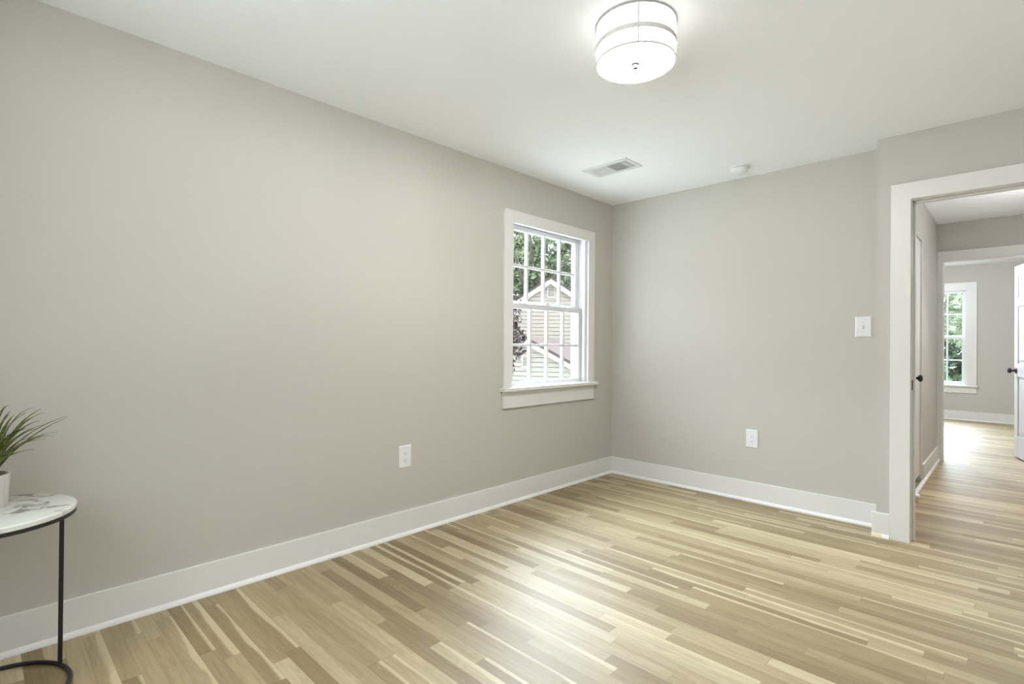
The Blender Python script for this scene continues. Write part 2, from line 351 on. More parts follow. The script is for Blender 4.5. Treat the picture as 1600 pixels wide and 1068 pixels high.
m = MB(); shoe_x(m, 2.076, 2.112, BF-BBT, -1); m.build('shoe_moulding', M['shoe'], o)
m = MB(); shoe_x(m, BX-BBT-0.006, 2.076, BF-BBT, -1); q = m.build('floor_bleed_shoe_end', M['floorbleed'], o); q['label'] = 'end of the shoe moulding, coloured with the beige bounce off the floor'  # floor colour bleed painted into this end of the moulding
baseboard('hall', 'white baseboard in the hall past the closet', (HX, HX+BBT, CY1+0.03, HE-0.02), lambda m: shoe_y(m, CY1+0.03, HE-0.02, HX+BBT, 1))
baseboard('bedroom', 'white baseboard under the bedroom window', (0.52, 4.08, BY-BBT, BY), lambda m: shoe_x(m, 0.52, 4.08, BY-BBT, -1))
baseboard('front', 'white baseboard behind the viewer', (0, XR, YR, YR+BBT))
baseboard('right', 'white baseboard right of the doorway', (XR-BBT, XR, YR, BF))
struct(MB().box(HX+0.006, HX+0.036, CY0+0.45, CY1+0.012, 0, 0.024).build('trim_1', M['sash'], None, 0.006), 'white rounded floor strip under the closet door', 'trim')

# ------------------------------------------------------------------ windows
def window(name, label, F, y0, y1, z0, z1, sill_ext, top, cas, zs, apron, rows, glass_label):
    """F maps (depth outwards from wall face, along wall, height) to world; y0..y1, z0..z1 the clear opening"""
    root = thing(name, F(0, (y0+y1)/2, z0), label, 'window', None, 'structure')
    def bx(m, d0, d1, a0, a1, h0, h1):
        p, q = F(d0, a0, h0), F(d1, a1, h1)
        return m.box(min(p[0], q[0]), max(p[0], q[0]), min(p[1], q[1]), max(p[1], q[1]), h0, h1)
    # depth: negative = into the room
    m = MB(); bx(m, -0.02, 0, y0-cas, y0, z0, z1+cas); bx(m, -0.02, 0, y1, y1+cas, z0, z1+cas); bx(m, -0.02, 0, y0, y1, z1, z1+cas)
    m.build('window_casing', M['trim'], root, 0.002)
    m = MB(); bx(m, -0.055, 0.045, y0-cas-0.02, y1+cas+0.02, z0-0.028, z0)
    m.build('window_sill', M['trim'], root, 0.005)
    m = MB(); bx(m, -0.018, 0, y0-cas, y1+cas, z0-0.028-apron, z0-0.028)
    m.build('window_apron', M['trim'], root, 0.002)
    zt = top
    m = MB()                                # jambs, head, stops
    for a0, a1 in ((y0, y0+0.012), (y1-0.012, y1)): bx(m, 0.0, 0.15, a0, a1, z0, zt+0.012)
    bx(m, 0.0, 0.15, y0, y1, zt, zt+0.03)
    for a0, a1 in ((y0+0.012, y0+0.024), (y1-0.024, y1-0.012)): bx(m, 0.004, 0.034, a0, a1, z0, zt)
    bx(m, 0.004, 0.034, y0+0.012, y1-0.012, zt-0.012, zt)
    for a0, a1 in ((y0+0.012, y0+0.026), (y1-0.026, y1-0.012)): bx(m, 0.118, 0.15, a0, a1, z0, zt)
    bx(m, 0.118, 0.15, y0+0.012, y1-0.012, zt-0.018, zt)
    bx(m, 0.045, 0.20, y0, y1, z0-0.03, z0-0.006)
    m.build('window_frame', M['sash'], root, 0.0015)
    a0, a1 = y0+0.013, y1-0.013
    zb, zl, zm0, zm1, zu = zs               # lower glass bottom, lower glass top, meeting rail top of lower glass / bottom of upper glass, upper glass top
    def sash(nm, d0, d1, h0, h1, g0, g1):
        st = 0.048
        m = MB(); bx(m, d0, d1, a0, a0+st, h0, h1); bx(m, d0, d1, a1-st, a1, h0, h1); bx(m, d0, d1, a0+st, a1-st, h0, g0); bx(m, d0, d1, a0+st, a1-st, g1, h1)
        s = m.build(nm, M['sash'], root, 0.002)
        m = MB(); wd = (a1-a0-2*st)/4
        for k in range(1, 4): bx(m, d0+0.004, d1-0.004, a0+st+wd*k-0.010, a0+st+wd*k+0.010, g0, g1)
        for k in range(1, rows): zc = g0+(g1-g0)*k/rows; bx(m, d0+0.005, d1-0.005, a0+st, a1-st, zc-0.010, zc+0.010)
        m.build('muntin_grid', M['sash'], s, 0.002)
        m = MB(); dm = (d0+d1)/2; bx(m, dm-0.002, dm+0.002, a0+st, a1-st, g0, g1); m.build('glass_pane', M['glass'], s)
        return s
    s1 = sash('lower_sash', 0.040, 0.074, z0+0.001, zl+0.042, zb, zl)
    s2 = sash('upper_sash', 0.080, 0.114, zm1-0.042, zt-0.003, zm1, zu)
    ac = (y0+y1)/2
    m = MB(); bx(m, 0.044, 0.066, ac-0.03, ac+0.03, zl+0.042, zl+0.054); bx(m, 0.048, 0.058, ac-0.012, ac+0.02, zl+0.054, zl+0.066)
    m.build('sash_lock', M['plate'], s1, 0.002)
    return root
window('window_1', 'white double-hung window with muntin grid looking onto the neighbouring gable', lambda d, a, z: (-d, a, z), WY0, WY1, 0.843, 2.052, 0, 2.072, 0.089,
       (0.876, 1.430, 1.43, 1.492, 2.034), 0.122, 2, '')
window('window_2', 'tall white double-hung window in the bedroom looking onto evergreens', lambda d, a, z: (a, BY+d, z), BWX0, BWX1, 0.565, 2.10, 0, 2.105, 0.122,
       (0.618, 1.312, 1.312, 1.372, 2.062), 0.10, 2, '')

# ------------------------------------------------------------------ doorways and doors
root = thing('door_1', (DX0, BF, 0), 'open doorway with wide flat white casing to the hall', 'doorway', None, 'structure')
m = MB(); cw = 0.102
m.prism([(DX0-cw, BF-0.02, 0), (DX0-0.004, BF-0.02, 0), (DX0-0.004, BF-0.02, DH+0.004), (DX1+0.004, BF-0.02, DH+0.004), (DX1+0.004, BF-0.02, 0), (DX1+cw, BF-0.02, 0), (DX1+cw, BF-0.02, DH+0.104), (DX0-cw, BF-0.02, DH+0.104)], (0, 0.02, 0))
m.build('door_casing', M['trim'], root, 0.002)
m = MB(); m.box(DX0-0.02, DX0, BF, -0.06, 0, DH+0.02).box(DX1, DX1+0.02, BF, -0.06, 0, DH+0.02).box(DX0, DX1, BF, -0.06, DH, DH+0.02)
m.build('door_jamb', M['trim'], root, 0.001)
m = MB(); m.box(DX0, DX0+0.011, BF+0.045, BF+0.08, 0, DH).box(DX1-0.011, DX1, BF+0.045, BF+0.08, 0, DH).box(DX0, DX1, BF+0.045, BF+0.08, DH-0.011, DH)
m.build('door_stop_moulding', M['trim'], root, 0.001)
m = MB().box(DX0-0.0005, DX0+0.003, BF+0.002, BF+0.036, 0.905, 0.963); q = m.build('strike_plate', M['black'], root); q['label'] = 'black strike plate'
m = MB(); m.box(DX0-cw, DX0-0.004, -0.06, -0.045, 0, DH+0.104).box(DX0-cw, XR, -0.06, -0.045, DH+0.004, DH+0.104)
m.build('hall_casing', M['trim'], root, 0.002)

root = thing('door_2', (FX0, HE, 0), 'cased opening at the end of the hall leading to the bedroom', 'doorway', None, 'structure')
m = MB(); m.prism([(HX, HE-0.02, 0), (FX0-0.003, HE-0.02, 0), (FX0-0.003, HE-0.02, FH+0.003), (FX1+0.003, HE-0.02, FH+0.003), (FX1+0.003, HE-0.02, 0), (FX1+0.1, HE-0.02, 0), (FX1+0.1, HE-0.02, FH+0.10), (HX, HE-0.02, FH+0.10)], (0, 0.02, 0))
m.build('door_casing', M['trim'], root, 0.002)
m = MB(); m.box(FX0-0.015, FX0, HE, HE+0.12, 0, FH+0.015).box(FX1, FX1+0.015, HE, HE+0.12, 0, FH+0.015).box(FX0, FX1, HE, HE+0.12, FH, FH+0.015)
m.build('door_jamb', M['trim'], root, 0.001)

def knob(parent, origin, axis, m=None, name='door_knob', s=1.0):
    pr = [(0, 0), (0.031, 0), (0.032, 0.004), (0.029, 0.008), (0.012, 0.010), (0.010, 0.030), (0.013, 0.036), (0.024, 0.042), (0.028, 0.052), (0.026, 0.062), (0.016, 0.068), (0, 0.070)]
    o = MB().lathe([(r*s, h*s) for r, h in pr], origin, axis, 28).build(name, M['black'], parent, 0, True); o['label'] = 'black round door knob'
    return o
# open six-panel bedroom door, hinged on the right jamb, swung into the bedroom
hx, hy = FX1-0.002, HE+0.122; DW = 0.715; ang = math.radians(90+14.2)
root = thing('door_3', (hx, hy, 0), 'white six-panel door standing open into the bedroom', 'door', None, 'structure')
mt = Matrix.Translation((hx, hy, 0)) @ Matrix.Rotation(ang, 4, 'Z')       # local x runs from hinge to free edge
m = MB(); z0, z1 = 0.012, 2.035; th = 0.035
cols = ((0.0, 0.10), (0.3075, 0.4075), (0.615, DW)); rails = ((z0, 0.24), (0.86, 1.00), (1.60, 1.70), (1.92, z1))
for a, b in cols: m.box(a, b, 0, th, z0, z1)
for a, b in rails:
    m.box(0.10, 0.3075, 0, th, a, b); m.box(0.4075, 0.615, 0, th, a, b)
m.xf(mt); m.build('door_frame', M['door'], root, 0.004)
m = MB()
for xa, xb in ((0.10, 0.3075), (0.4075, 0.615)):
    for za, zb in ((0.24, 0.86), (1.0, 1.6), (1.7, 1.92)):
        m.box(xa, xb, 0.010, th-0.010, za, zb); m.box(xa+0.03, xb-0.03, 0.005, th-0.005, za+0.03, zb-0.03)
m.xf(mt); m.build('door_panel', M['door'], root, 0.004)
d = mt.to_3x3()
for sgn, yy in ((1, th), (-1, 0)): knob(root, mt @ Vector((DW-0.06, yy, 0.925)), d @ Vector((0, sgn, 0)))
m = MB()
for z in (0.25, 1.02, 1.8): m.lathe([(0, 0), (0.007, 0), (0.007, 0.09), (0, 0.09)], (hx+0.004, hy-0.004, z), (0, 0, 1), 10)
m.build('hinge', M['black'], root)

# closet doors in the hall wall
root = thing('door_4', (HX, CY0, 0), 'white folding closet door in the hall with a black knob', 'door', None, 'structure')
MID = 1.06
m = MB().box(HX-0.024, HX+0.012, CY0+0.005, MID-0.012, 0.03, CZ1-0.01); lf = m.build('door_leaf', M['door'], root, 0.002)
m = MB().box(HX-0.045, HX-0.012, MID, CY1-0.006, 0.06, CZ1-0.004); m.build('door_leaf', M['trim'], root, 0.002)
m = MB().box(HX-0.03, HX+0.014, MID-0.03, MID+0.01, CZ1-0.014, CZ1-0.002); q = m.build('pivot_hinge', M['black'], root); q['label'] = 'black top pivot'
m = MB().box(HX-0.12, HX+0.004, CY1-0.005, CY1+0.012, 0.0, CZ1); m.build('door_jamb', M['trim'], root, 0.002)
knob(lf, (HX+0.012, 0.965, 0.925), (1, 0, 0), s=0.95)
ds = thing('door_stopper', (HX+0.012, 0.90, 0.036), 'small white rubber door stop low on the closet beside the doorway', 'door stop')
MB().lathe([(0, 0), (0.010, 0), (0.010, 0.03), (0, 0.03)], (HX+0.012, 0.90, 0.036), (1, 0, 0), 16).build('stem', M['steel'], ds)
MB().lathe([(0, 0.022), (0.017, 0.022), (0.02, 0.028), (0.02, 0.05), (0.015, 0.056), (0, 0.056)], (HX+0.012, 0.90, 0.036), (1, 0, 0), 20).build('rubber_tip', M['plate'], ds, 0, True)

# ------------------------------------------------------------------ ceiling light
LX, LY, LZ0, LZ1, LR = 1.56, -2.22, 2.283, 2.435, 0.156
root = thing('ceiling_light', (LX, LY, H), 'lit round white drum ceiling light with a grey band', 'ceiling light')
MB().lathe([(0, -0.020), (0.143, -0.020), (0.147, -0.087), (0.150, -0.087), (0.150, -0.012), (0.075, -0.010), (0.075, 0), (0, 0)], (LX, LY, H)).build('shielding_pan', M['pan'], root, 0, True)  # pan enlarged, lipped and darkened to keep bulb light off the ceiling
m = MB().lathe([(LR, LZ0), (LR, LZ1), (LR-0.002, LZ1), (LR-0.002, LZ0)], (LX, LY, 0), n=96, closed=True); m.build('shade', M['shade'], root, 0, True)
MB().lathe([(0, LZ0+0.004), (LR-0.003, LZ0+0.004), (LR-0.003, LZ0+0.007), (0, LZ0+0.007)], (LX, LY, 0), n=96).build('diffuser', M['diffuser'], root)
MB().lathe([(LR+0.001, 2.339), (LR+0.0025, 2.339), (LR+0.0025, 2.358), (LR+0.001, 2.358)], (LX, LY, 0), n=96, closed=True).build('fabric_band', M['band'], root, 0, True)
m = MB()
for z in (LZ0, LZ1-0.003): m.lathe([(LR-0.005, z), (LR+0.002, z), (LR+0.002, z+0.004), (LR-0.005, z+0.004)], (LX, LY, 0), n=96, closed=True)
m.build('rim', M['rimmetal'], root, 0, True)
aa = math.atan2(CAM.y-LY, CAM.x-LX)+0.06
for k in range(3):
    a = aa+k*2*PI/3; ca, sa = math.cos(a), math.sin(a); t = Vector((-sa, ca, 0))*0.0045; n0 = Vector((ca, sa, 0))
    c0 = Vector((LX, LY, 0))+n0*(LR+0.0005); c1 = Vector((LX, LY, 0))+n0*(LR+0.002)
    m = MB(); zz = Vector((0, 0, LZ0+0.003)); zt = Vector((0, 0, LZ1-0.003))
    m.hexa([c0-t+zz, c1-t+zz, c1+t+zz, c0+t+zz, c0-t+zt, c1-t+zt, c1+t+zt, c0+t+zt]); m.build('seam_strip', M['plate'], root)
MB().lathe([(0, -0.022), (0.009, -0.020), (0.011, -0.014), (0.009, -0.006), (0.016, -0.004), (0.016, 0.0), (0, 0.0)], (LX, LY, LZ0+0.004), n=24).build('finial', M['finial'], root, 0, True)
for k in range(3):
    a = 0.5+k*2*PI/3
    bulb('ceiling_light_bulb', (LX+0.06*math.cos(a), LY+0.06*math.sin(a), 2.350), 88, 0.035)

# ------------------------------------------------------------------ vent
root = thing('ceiling_vent', (0.555, -0.865, H), 'white louvred air vent in the ceiling near the window corner', 'air vent')
x0, x1, y0, y1 = 0.365, 0.745, -0.975, -0.755; zt = H; zb = H-0.012
m = MB(); i0, i1, j0, j1 = 0.405, 0.715, -0.935, -0.795
m.box(x0, i0, y0, y1, zb+0.006, zt).box(i1, x1, y0, y1, zb+0.006, zt).box(i0, i1, y0, j0, zb+0.006, zt).box(i0, i1, j1, y1, zb+0.006, zt)
m.box(0.544, 0.560, j0, j1, zb, zt).box(0.676, 0.684, j0, j1, zb, zt)
m.build('frame', M['plate'], root, 0.002)
q = MB().box(i0, i1, j0, j1, zt-0.001, zt-0.0002).build('duct_backing', M['duct'], root); q['label'] = 'grey backing sheet standing for the shaded duct behind the louvres'  # flat sheet on the ceiling, its grey stands for duct shade
def slat(m, xc, lean, ya, yb):
    m.hexa([(xc+lean-0.0021, ya, zb+0.001), (xc+lean+0.0021, ya, zb+0.001), (xc+lean+0.0021, yb, zb+0.001), (xc+lean-0.0021, yb, zb+0.001),
            (xc-lean-0.0021, ya, zt-0.0015), (xc-lean+0.0021, ya, zt-0.0015), (xc-lean+0.0021, yb, zt-0.0015), (xc-lean-0.0021, yb, zt-0.0015)])
for k in range(13):
    m = MB(); slat(m, 0.411+k*0.0105, -0.006, j0, j1); m.build('slat', M['plate'], root)
for k in range(11):
    m = MB(); slat(m, 0.567+k*0.0105, 0.006, j0, j1); m.build('slat', M['plate'], root)
for k in range(5):
    yy = j0+0.014+k*0.028; m = MB().box(0.684, i1, yy-0.007, yy+0.007, zb+0.002, zb+0.004); m.build('slat', M['plate'], root)

# ------------------------------------------------------------------ smoke detector
SX, SY = 1.235, -0.255
root = thing('smoke_detector', (SX, SY, H), 'round white smoke detector on the ceiling by the end wall', 'smoke detector')
MB().lathe([(0, 0), (0.064, 0), (0.064, -0.007), (0.058, -0.009), (0, -0.009)], (SX, SY, H)).build('base', M['detector'], root, 0, True)
MB().lathe([(0.054, -0.009), (0.054, -0.0125), (0, -0.0125)], (SX, SY, H)).build('sensor_gap', M['slot'], root)
MB().lathe([(0, -0.012), (0.060, -0.012), (0.062, -0.016), (0.060, -0.030), (0.052, -0.037), (0.02, -0.039), (0, -0.039)], (SX, SY, H)).build('cover', M['detector'], root, 0, True)
MB().lathe([(0, -0.038), (0.009, -0.038), (0.009, -0.0405), (0, -0.0405)], (SX+0.02, SY-0.01, H), n=20).build('test_button', M['plate'], root)

# ------------------------------------------------------------------ outlets and switch
def plate(root, F, w, h, d=0.006):
    m = MB()
    def P(a, b, z): return F(a, z, b)
    a, b = w/2, h/2; c = 0.006
    lo = [P(-a, -b, 0), P(a, -b, 0), P(a, b, 0), P(-a, b, 0)]; hi = [P(-a+c, -b+c, d), P(a-c, -b+c, d), P(a-c, b-c, d), P(-a+c, b-c, d)]
    mid = [P(-a, -b, d*0.45), P(a, -b, d*0.45), P(a, b, d*0.45), P(-a, b, d*0.45)]
    m.hexa(lo+mid); m.hexa(mid+hi)
    bmesh.ops.remove_doubles(m.bm, verts=m.bm.verts, dist=1e-6)
    m.build('cover_plate', M['plate'], root, 0.0012)
def fbox(m, F, a0, a1, b0, b1, d0, d1):
    m.hexa([F(a0, d0, b0), F(a1, d0, b0), F(a1, d1, b0), F(a0, d1, b0), F(a0, d0, b1), F(a1, d0, b1), F(a1, d1, b1), F(a0, d1, b1)])
def outlet(loc, F, label):
    root = thing('wall_outlet', loc, label, 'outlet', 'duplex outlets on the walls')
    plate(root, F, 0.087, 0.136)
    ax = Vector(F(0, 1, 0))-Vector(F(0, 0, 0))
    for zc in (0.0195, -0.0195):
        m = MB(); n = 24; pts = []
        for k in range(n):
            t = 2*PI*k/n; pts.append((0.0172*math.cos(t), max(-0.0125, min(0.0125, 0.0172*math.sin(t)))+zc))
        m.prism([F(a, 0.006, b) for a, b in pts], ax*0.0022); r = m.build('receptacle', M['plate'], root, 0.0006)
        m = MB(); fbox(m, F, -0.0075, -0.0055, zc-0.001, zc+0.007, 0.0075, 0.0086); fbox(m, F, 0.0055, 0.0075, zc, zc+0.006, 0.0075, 0.0086)
        m.lathe([(0, 0.0075), (0.0028, 0.0075), (0.0028, 0.0086), (0, 0.0086)], Vector(F(0, 0, zc-0.0075)), ax, 14)
        m.build('socket_hole', M['slot'], r)
    MB().lathe([(0, 0.006), (0.003, 0.006), (0.0026, 0.0074), (0, 0.0076)], Vector(F(0, 0, 0)), ax, 14).build('screw', M['plate'], root)
outlet((0, -2.238, 0.472), lambda a, d, z: (d, -2.238+a, 0.472+z), 'white duplex outlet on the long window wall')
outlet((1.243, 0, 0.467), lambda a, d, z: (1.243+a, -d, 0.467+z), 'white duplex outlet on the end wall under the switch')
F = lambda a, d, z: (1.941+a, -d, 1.291+z)
root = thing('light_switch', (1.941, 0, 1.291), 'white toggle light switch on the end wall beside the doorway', 'light switch')
plate(root, F, 0.092, 0.134)
m = MB(); fbox(m, F, -0.0055, 0.0055, -0.0125, 0.0125, 0.006, 0.0068); m.build('toggle_slot', M['rimmetal'], root)
m = MB(); m.hexa([F(-0.0042, 0.006, -0.009), F(0.0042, 0.006, -0.009), F(0.0042, 0.006, 0.008), F(-0.0042, 0.006, 0.008), F(-0.0038, 0.017, 0.004), F(0.0038, 0.017, 0.004), F(0.0038, 0.019, 0.011), F(-0.0038, 0.019, 0.011)])
m.build('toggle', M['plate'], root, 0.001)
for z in (0.030, -0.030): MB().lathe([(0, 0.006), (0.0032, 0.006), (0.0028, 0.0072), (0, 0.0074)], F(0, 0, z), (0, -1, 0), 14).build('screw', M['steel'], root)

# ------------------------------------------------------------------ side table and plant
TX, TY, TZ, TR = 0.315, -4.025, 0.607, 0.222
root = thing('side_table', (TX, TY, 0), 'round marble-topped side table on thin black legs in the corner', 'side table')
MB().lathe([(0, TZ-0.019), (TR-0.003, TZ-0.019), (TR, TZ-0.016), (TR, TZ-0.004), (TR-0.003, TZ-0.001), (TR-0.006, TZ), (0, TZ)], (TX, TY, 0), n=96).build('tabletop', M['marble'], root, 0, True)
MB().lathe([(TR-0.018, TZ-0.030), (TR-0.001, TZ-0.030), (TR-0.001, TZ-0.0192), (TR-0.018, TZ-0.0192)], (TX, TY, 0), n=96, closed=True).build('rim', M['black'], root, 0, True)
MB().tube([(TX-0.003+0.205*math.cos(t*2*PI/72), TY+0.005+0.205*math.sin(t*2*PI/72), 0.007) for t in range(72)], 0.007, 10, True).build('base_ring', M['black'], root, 0, True)
for k in range(3):
    a = math.radians(116+120*k); px, py = TX-0.003+0.207*math.cos(a), TY+0.005+0.207*math.sin(a)
    MB().box(px-0.0065, px+0.0065, py-0.0065, py+0.0065, 0.008, TZ-0.029).build('leg', M['black'], root, 0.002)
PX, PY, PZ = 0.24, -4.03, TZ
root = thing('potted_grass', (PX, PY, PZ), 'spiky green grass plant in a ribbed white pot on the side table', 'potted plant')
m = MB(); nn = 96; prof = [(0, 0.0), (0.052, 0.0), (0.056, 0.004), (0.062, 0.107), (0.057, 0.107), (0.055, 0.090), (0, 0.090)]
m.lathe(prof, (PX, PY, PZ), n=nn)
for v in m.bm.verts:
    dx, dy = v.co.x-PX, v.co.y-PY; r = math.hypot(dx, dy)
    if r > 0.0555 and 0.003 < v.co.z-PZ < 0.108:
        k = 1+0.018*math.sin(math.atan2(dy, dx)*24); v.co.x = PX+dx*k; v.co.y = PY+dy*k
m.build('pot', M['pot'], root, 0, True)
MB().lathe([(0, 0.089), (0.056, 0.089), (0.056, 0.094), (0.03, 0.099), (0, 0.101)], (PX, PY, PZ), n=40).build('soil', M['soil'], root, 0, True)
rnd = random.Random(5)
def blade(m, p0, p1, p2, wd):
    p0, p1, p2 = Vector(p0), Vector(p1), Vector(p2); n = 12; L = []
    for i in range(n+1):
        t = i/n; c = p0*(1-t)**2+p1*2*t*(1-t)+p2*t*t; tg = ((p1-p0)*(1-t)+(p2-p1)*t).normalized()
        sd = tg.cross(Vector((0, 0, 1)));
        sd = sd.normalized() if sd.length > 1e-4 else Vector((1, 0, 0))
        up = sd.cross(tg).normalized(); hw = wd*0.5*(0.75+0.5*math.sin(PI*t*0.8))*(1-t**4)+0.0004
        L.append([m.bm.verts.new(q) for q in (c-sd*hw+up*hw*0.35, c-up*0.0006, c+sd*hw+up*hw*0.35, c+up*0.0006)])
    for a, b in zip(L, L[1:]):
        for j in range(4): m.bm.faces.new((a[j], a[(j+1) % 4], b[(j+1) % 4], b[j]))
    m.bm.faces.new(L[0][::-1]); m.bm.faces.new(L[-1])
m = MB(); R0 = Vector((0.717, 0.697, 0)); F0 = Vector((-0.697, 0.717, 0)); C0 = Vector((PX, PY, PZ+0.095))
for rt, fw, h, rise, wd in ((0.20, 0.0, 0.195, 0.17, 0.0075), (0.245, 0.02, 0.165, 0.165, 0.008), (0.255, -0.02, 0.16, 0.15, 0.009), (0.235, -0.04, 0.125, 0.11, 0.008),
                            (0.20, 0.03, 0.17, 0.13, 0.007), (0.17, 0.05, 0.20, 0.18, 0.008), (0.23, 0.05, 0.175, 0.15, 0.0075)):
    e = C0+R0*rt*0.84+F0*fw; e.z = C0.z+h*0.84
    b = C0+R0*0.012+F0*fw*0.2; mid = b*0.45+e*0.55; mid.z = C0.z+max(rise, h)*0.97
    mid = mid.lerp(b, 0.35); mid.z = C0.z+rise*0.85
    blade(m, b, mid, e, wd)
for k in range(60):
    a = rnd.uniform(0, 2*PI); rr = rnd.uniform(0.08, 0.23); dv = Vector((math.cos(a), math.sin(a), 0))
    if dv.dot(R0) > 0.55: rr *= 0.55
    b = C0+dv*rnd.uniform(0, 0.03); h = rnd.uniform(0.10, 0.23)
    e = C0+dv*rr; e.z = C0.z+h; mid = C0+dv*rr*0.4; mid.z = C0.z+h*rnd.uniform(0.7, 1.0)
    if e.x < 0.012: continue
    blade(m, b, mid, e, rnd.uniform(0.006, 0.010))
m.build('foliage', M['blade'], root, 0, True)

# ------------------------------------------------------------------ outdoors
A = Vector((-0.697, 0.717, 0)); RT = Vector((0.717, 0.697, 0)); C2 = Vector((CAM.x, CAM.y, 0))
def at(right, fwd, z): v = C2+RT*right+A*fwd; v.z = z; return v
GZ = -3.1
struct(MB().box(-70, 60, -60, 80, GZ-0.3, GZ).build('ground', M['bounceground']), 'ground around the houses outside, made pale to bounce daylight indoors', 'ground')  # unseen ground made pale to throw daylight up onto the ceiling
def lap_wall(m, P, half, zpeak, slope, zbase, expo):
    """gable end of overlapping boards; P(a, d, z) maps along-facade, depth towards the viewer and height"""
    z = zbase
    while z < zpeak-0.02:
        z2 = min(z+expo, zpeak); h0 = min(half, (zpeak-z)/slope); h1 = max(0.0, min(half, (zpeak-z2)/slope))
        g = min(0.015, (z2-z)*0.3)                                   # shadow gap under each board
        m.hexa([P(-h0, -0.10, z), P(h0, -0.10, z), P(h0, -0.035, z), P(-h0, -0.035, z), P(-h0, -0.10, z+g), P(h0, -0.10, z+g), P(h0, -0.035, z+g), P(-h0, -0.035, z+g)])
        m.hexa([P(-h0, -0.10, z+g), P(h0, -0.10, z+g), P(h0, 0.022, z+g), P(-h0, 0.022, z+g), P(-h1, -0.10, z2), P(h1, -0.10, z2), P(h1, 0.004, z2), P(-h1, 0.004, z2)])
        z = z2
def house(name, label, c, facing, half, zpeak, slope, length, expo, msid, vent, rake):
    root = thing(name, (c.x, c.y, GZ), label, 'house')
    n = Vector(facing).normalized(); s = Vector((-n.y, n.x, 0))      # s runs left to right seen from the front
    def P(a, d, z): v = Vector((c.x, c.y, 0))+s*a+n*d; v.z = z; return v
    m = MB(); lap_wall(m, P, half, zpeak, slope, GZ, expo); m.build('gable_siding', msid, root)
    zE = zpeak-half*slope
    for sg in (-1, 1):
        m = MB(); m.hexa([P(sg*half, -0.06, GZ), P(sg*(half-0.1), -0.06, GZ), P(sg*(half-0.1), -length, GZ), P(sg*half, -length, GZ), P(sg*half, -0.06, zE), P(sg*(half-0.1), -0.06, zE), P(sg*(half-0.1), -length, zE), P(sg*half, -length, zE)])
        m.build('side_wall', msid, root)
    ov = 0.16; t = 0.10
    for sg in (-1, 1):
        e = half+0.25; m = MB(); ze = zpeak-e*slope
        m.hexa([P(0, ov, zpeak+0.02), P(sg*e, ov, ze+0.02), P(sg*e, -length, ze+0.02), P(0, -length, zpeak+0.02), P(0, ov, zpeak+0.02+t), P(sg*e, ov, ze+0.02+t), P(sg*e, -length, ze+0.02+t), P(0, -length, zpeak+0.02+t)])
        m.build('roof', M['roof'], root)
        m = MB(); r = rake
        m.hexa([P(0, 0.02, zpeak-r), P(sg*e, 0.02, ze-r), P(sg*e, ov, ze-r), P(0, ov, zpeak-r), P(0, 0.02, zpeak+0.03), P(sg*e, 0.02, ze+0.03), P(sg*e, ov, ze+0.03), P(0, ov, zpeak+0.03)])
        m.build('rake_board', M['exttrim'], root)
    a0, za, w, h = vent
    m = MB(); f = 0.04
    def b(m, x0, x1, y0, y1, d0, d1): m.hexa([P(x0, d0, y0), P(x1, d0, y0), P(x1, d1, y0), P(x0, d1, y0), P(x0, d0, y1), P(x1, d0, y1), P(x1, d1, y1), P(x0, d1, y1)])
    b(m, a0-w/2, a0-w/2+f, za-h/2, za+h/2, 0, 0.05); b(m, a0+w/2-f, a0+w/2, za-h/2, za+h/2, 0, 0.05); b(m, a0-w/2, a0+w/2, za-h/2-0.02, za-h/2+f, 0, 0.06); b(m, a0-w/2, a0+w/2, za+h/2-f, za+h/2, 0, 0.05)
    v = m.build('gable_vent', M['exttrim'], root)
    m = MB(); k = 7; hh = (h-2*f)/k
    for i in range(k):
        zz = za-h/2+f+i*hh
        m.hexa([P(a0-w/2+f, 0.02, zz+hh*0.1), P(a0+w/2-f, 0.02, zz+hh*0.1), P(a0+w/2-f, 0.045, zz), P(a0-w/2+f, 0.045, zz), P(a0-w/2+f, 0.0, zz+hh*0.8), P(a0+w/2-f, 0.0, zz+hh*0.8), P(a0+w/2-f, 0.025, zz+hh*0.7), P(a0-w/2+f, 0.025, zz+hh*0.7)])
    m.build('louvre', M['sidingA'], v)
    return root
hc = at(1.518, 20.5, 0)
house('neighbour_house', 'tall cream house with a lap-sided gable seen through the window', hc, -A, 4.5, 3.74, 0.65, 4.6, 0.15, M['sidingA'], (0.02, 3.27, 0.32, 0.475), 0.18)
gc = at(0.45, 15.0, 0)
house('neighbour_garage', 'lower pale house with mauve roof in front of the tall cream gable', gc, -A*0.945-RT*0.33, 3.4, 1.28, 0.52, 3.2, 0.134, M['sidingB'], (-0.02, 0.68, 0.27, 0.36), 0.11)

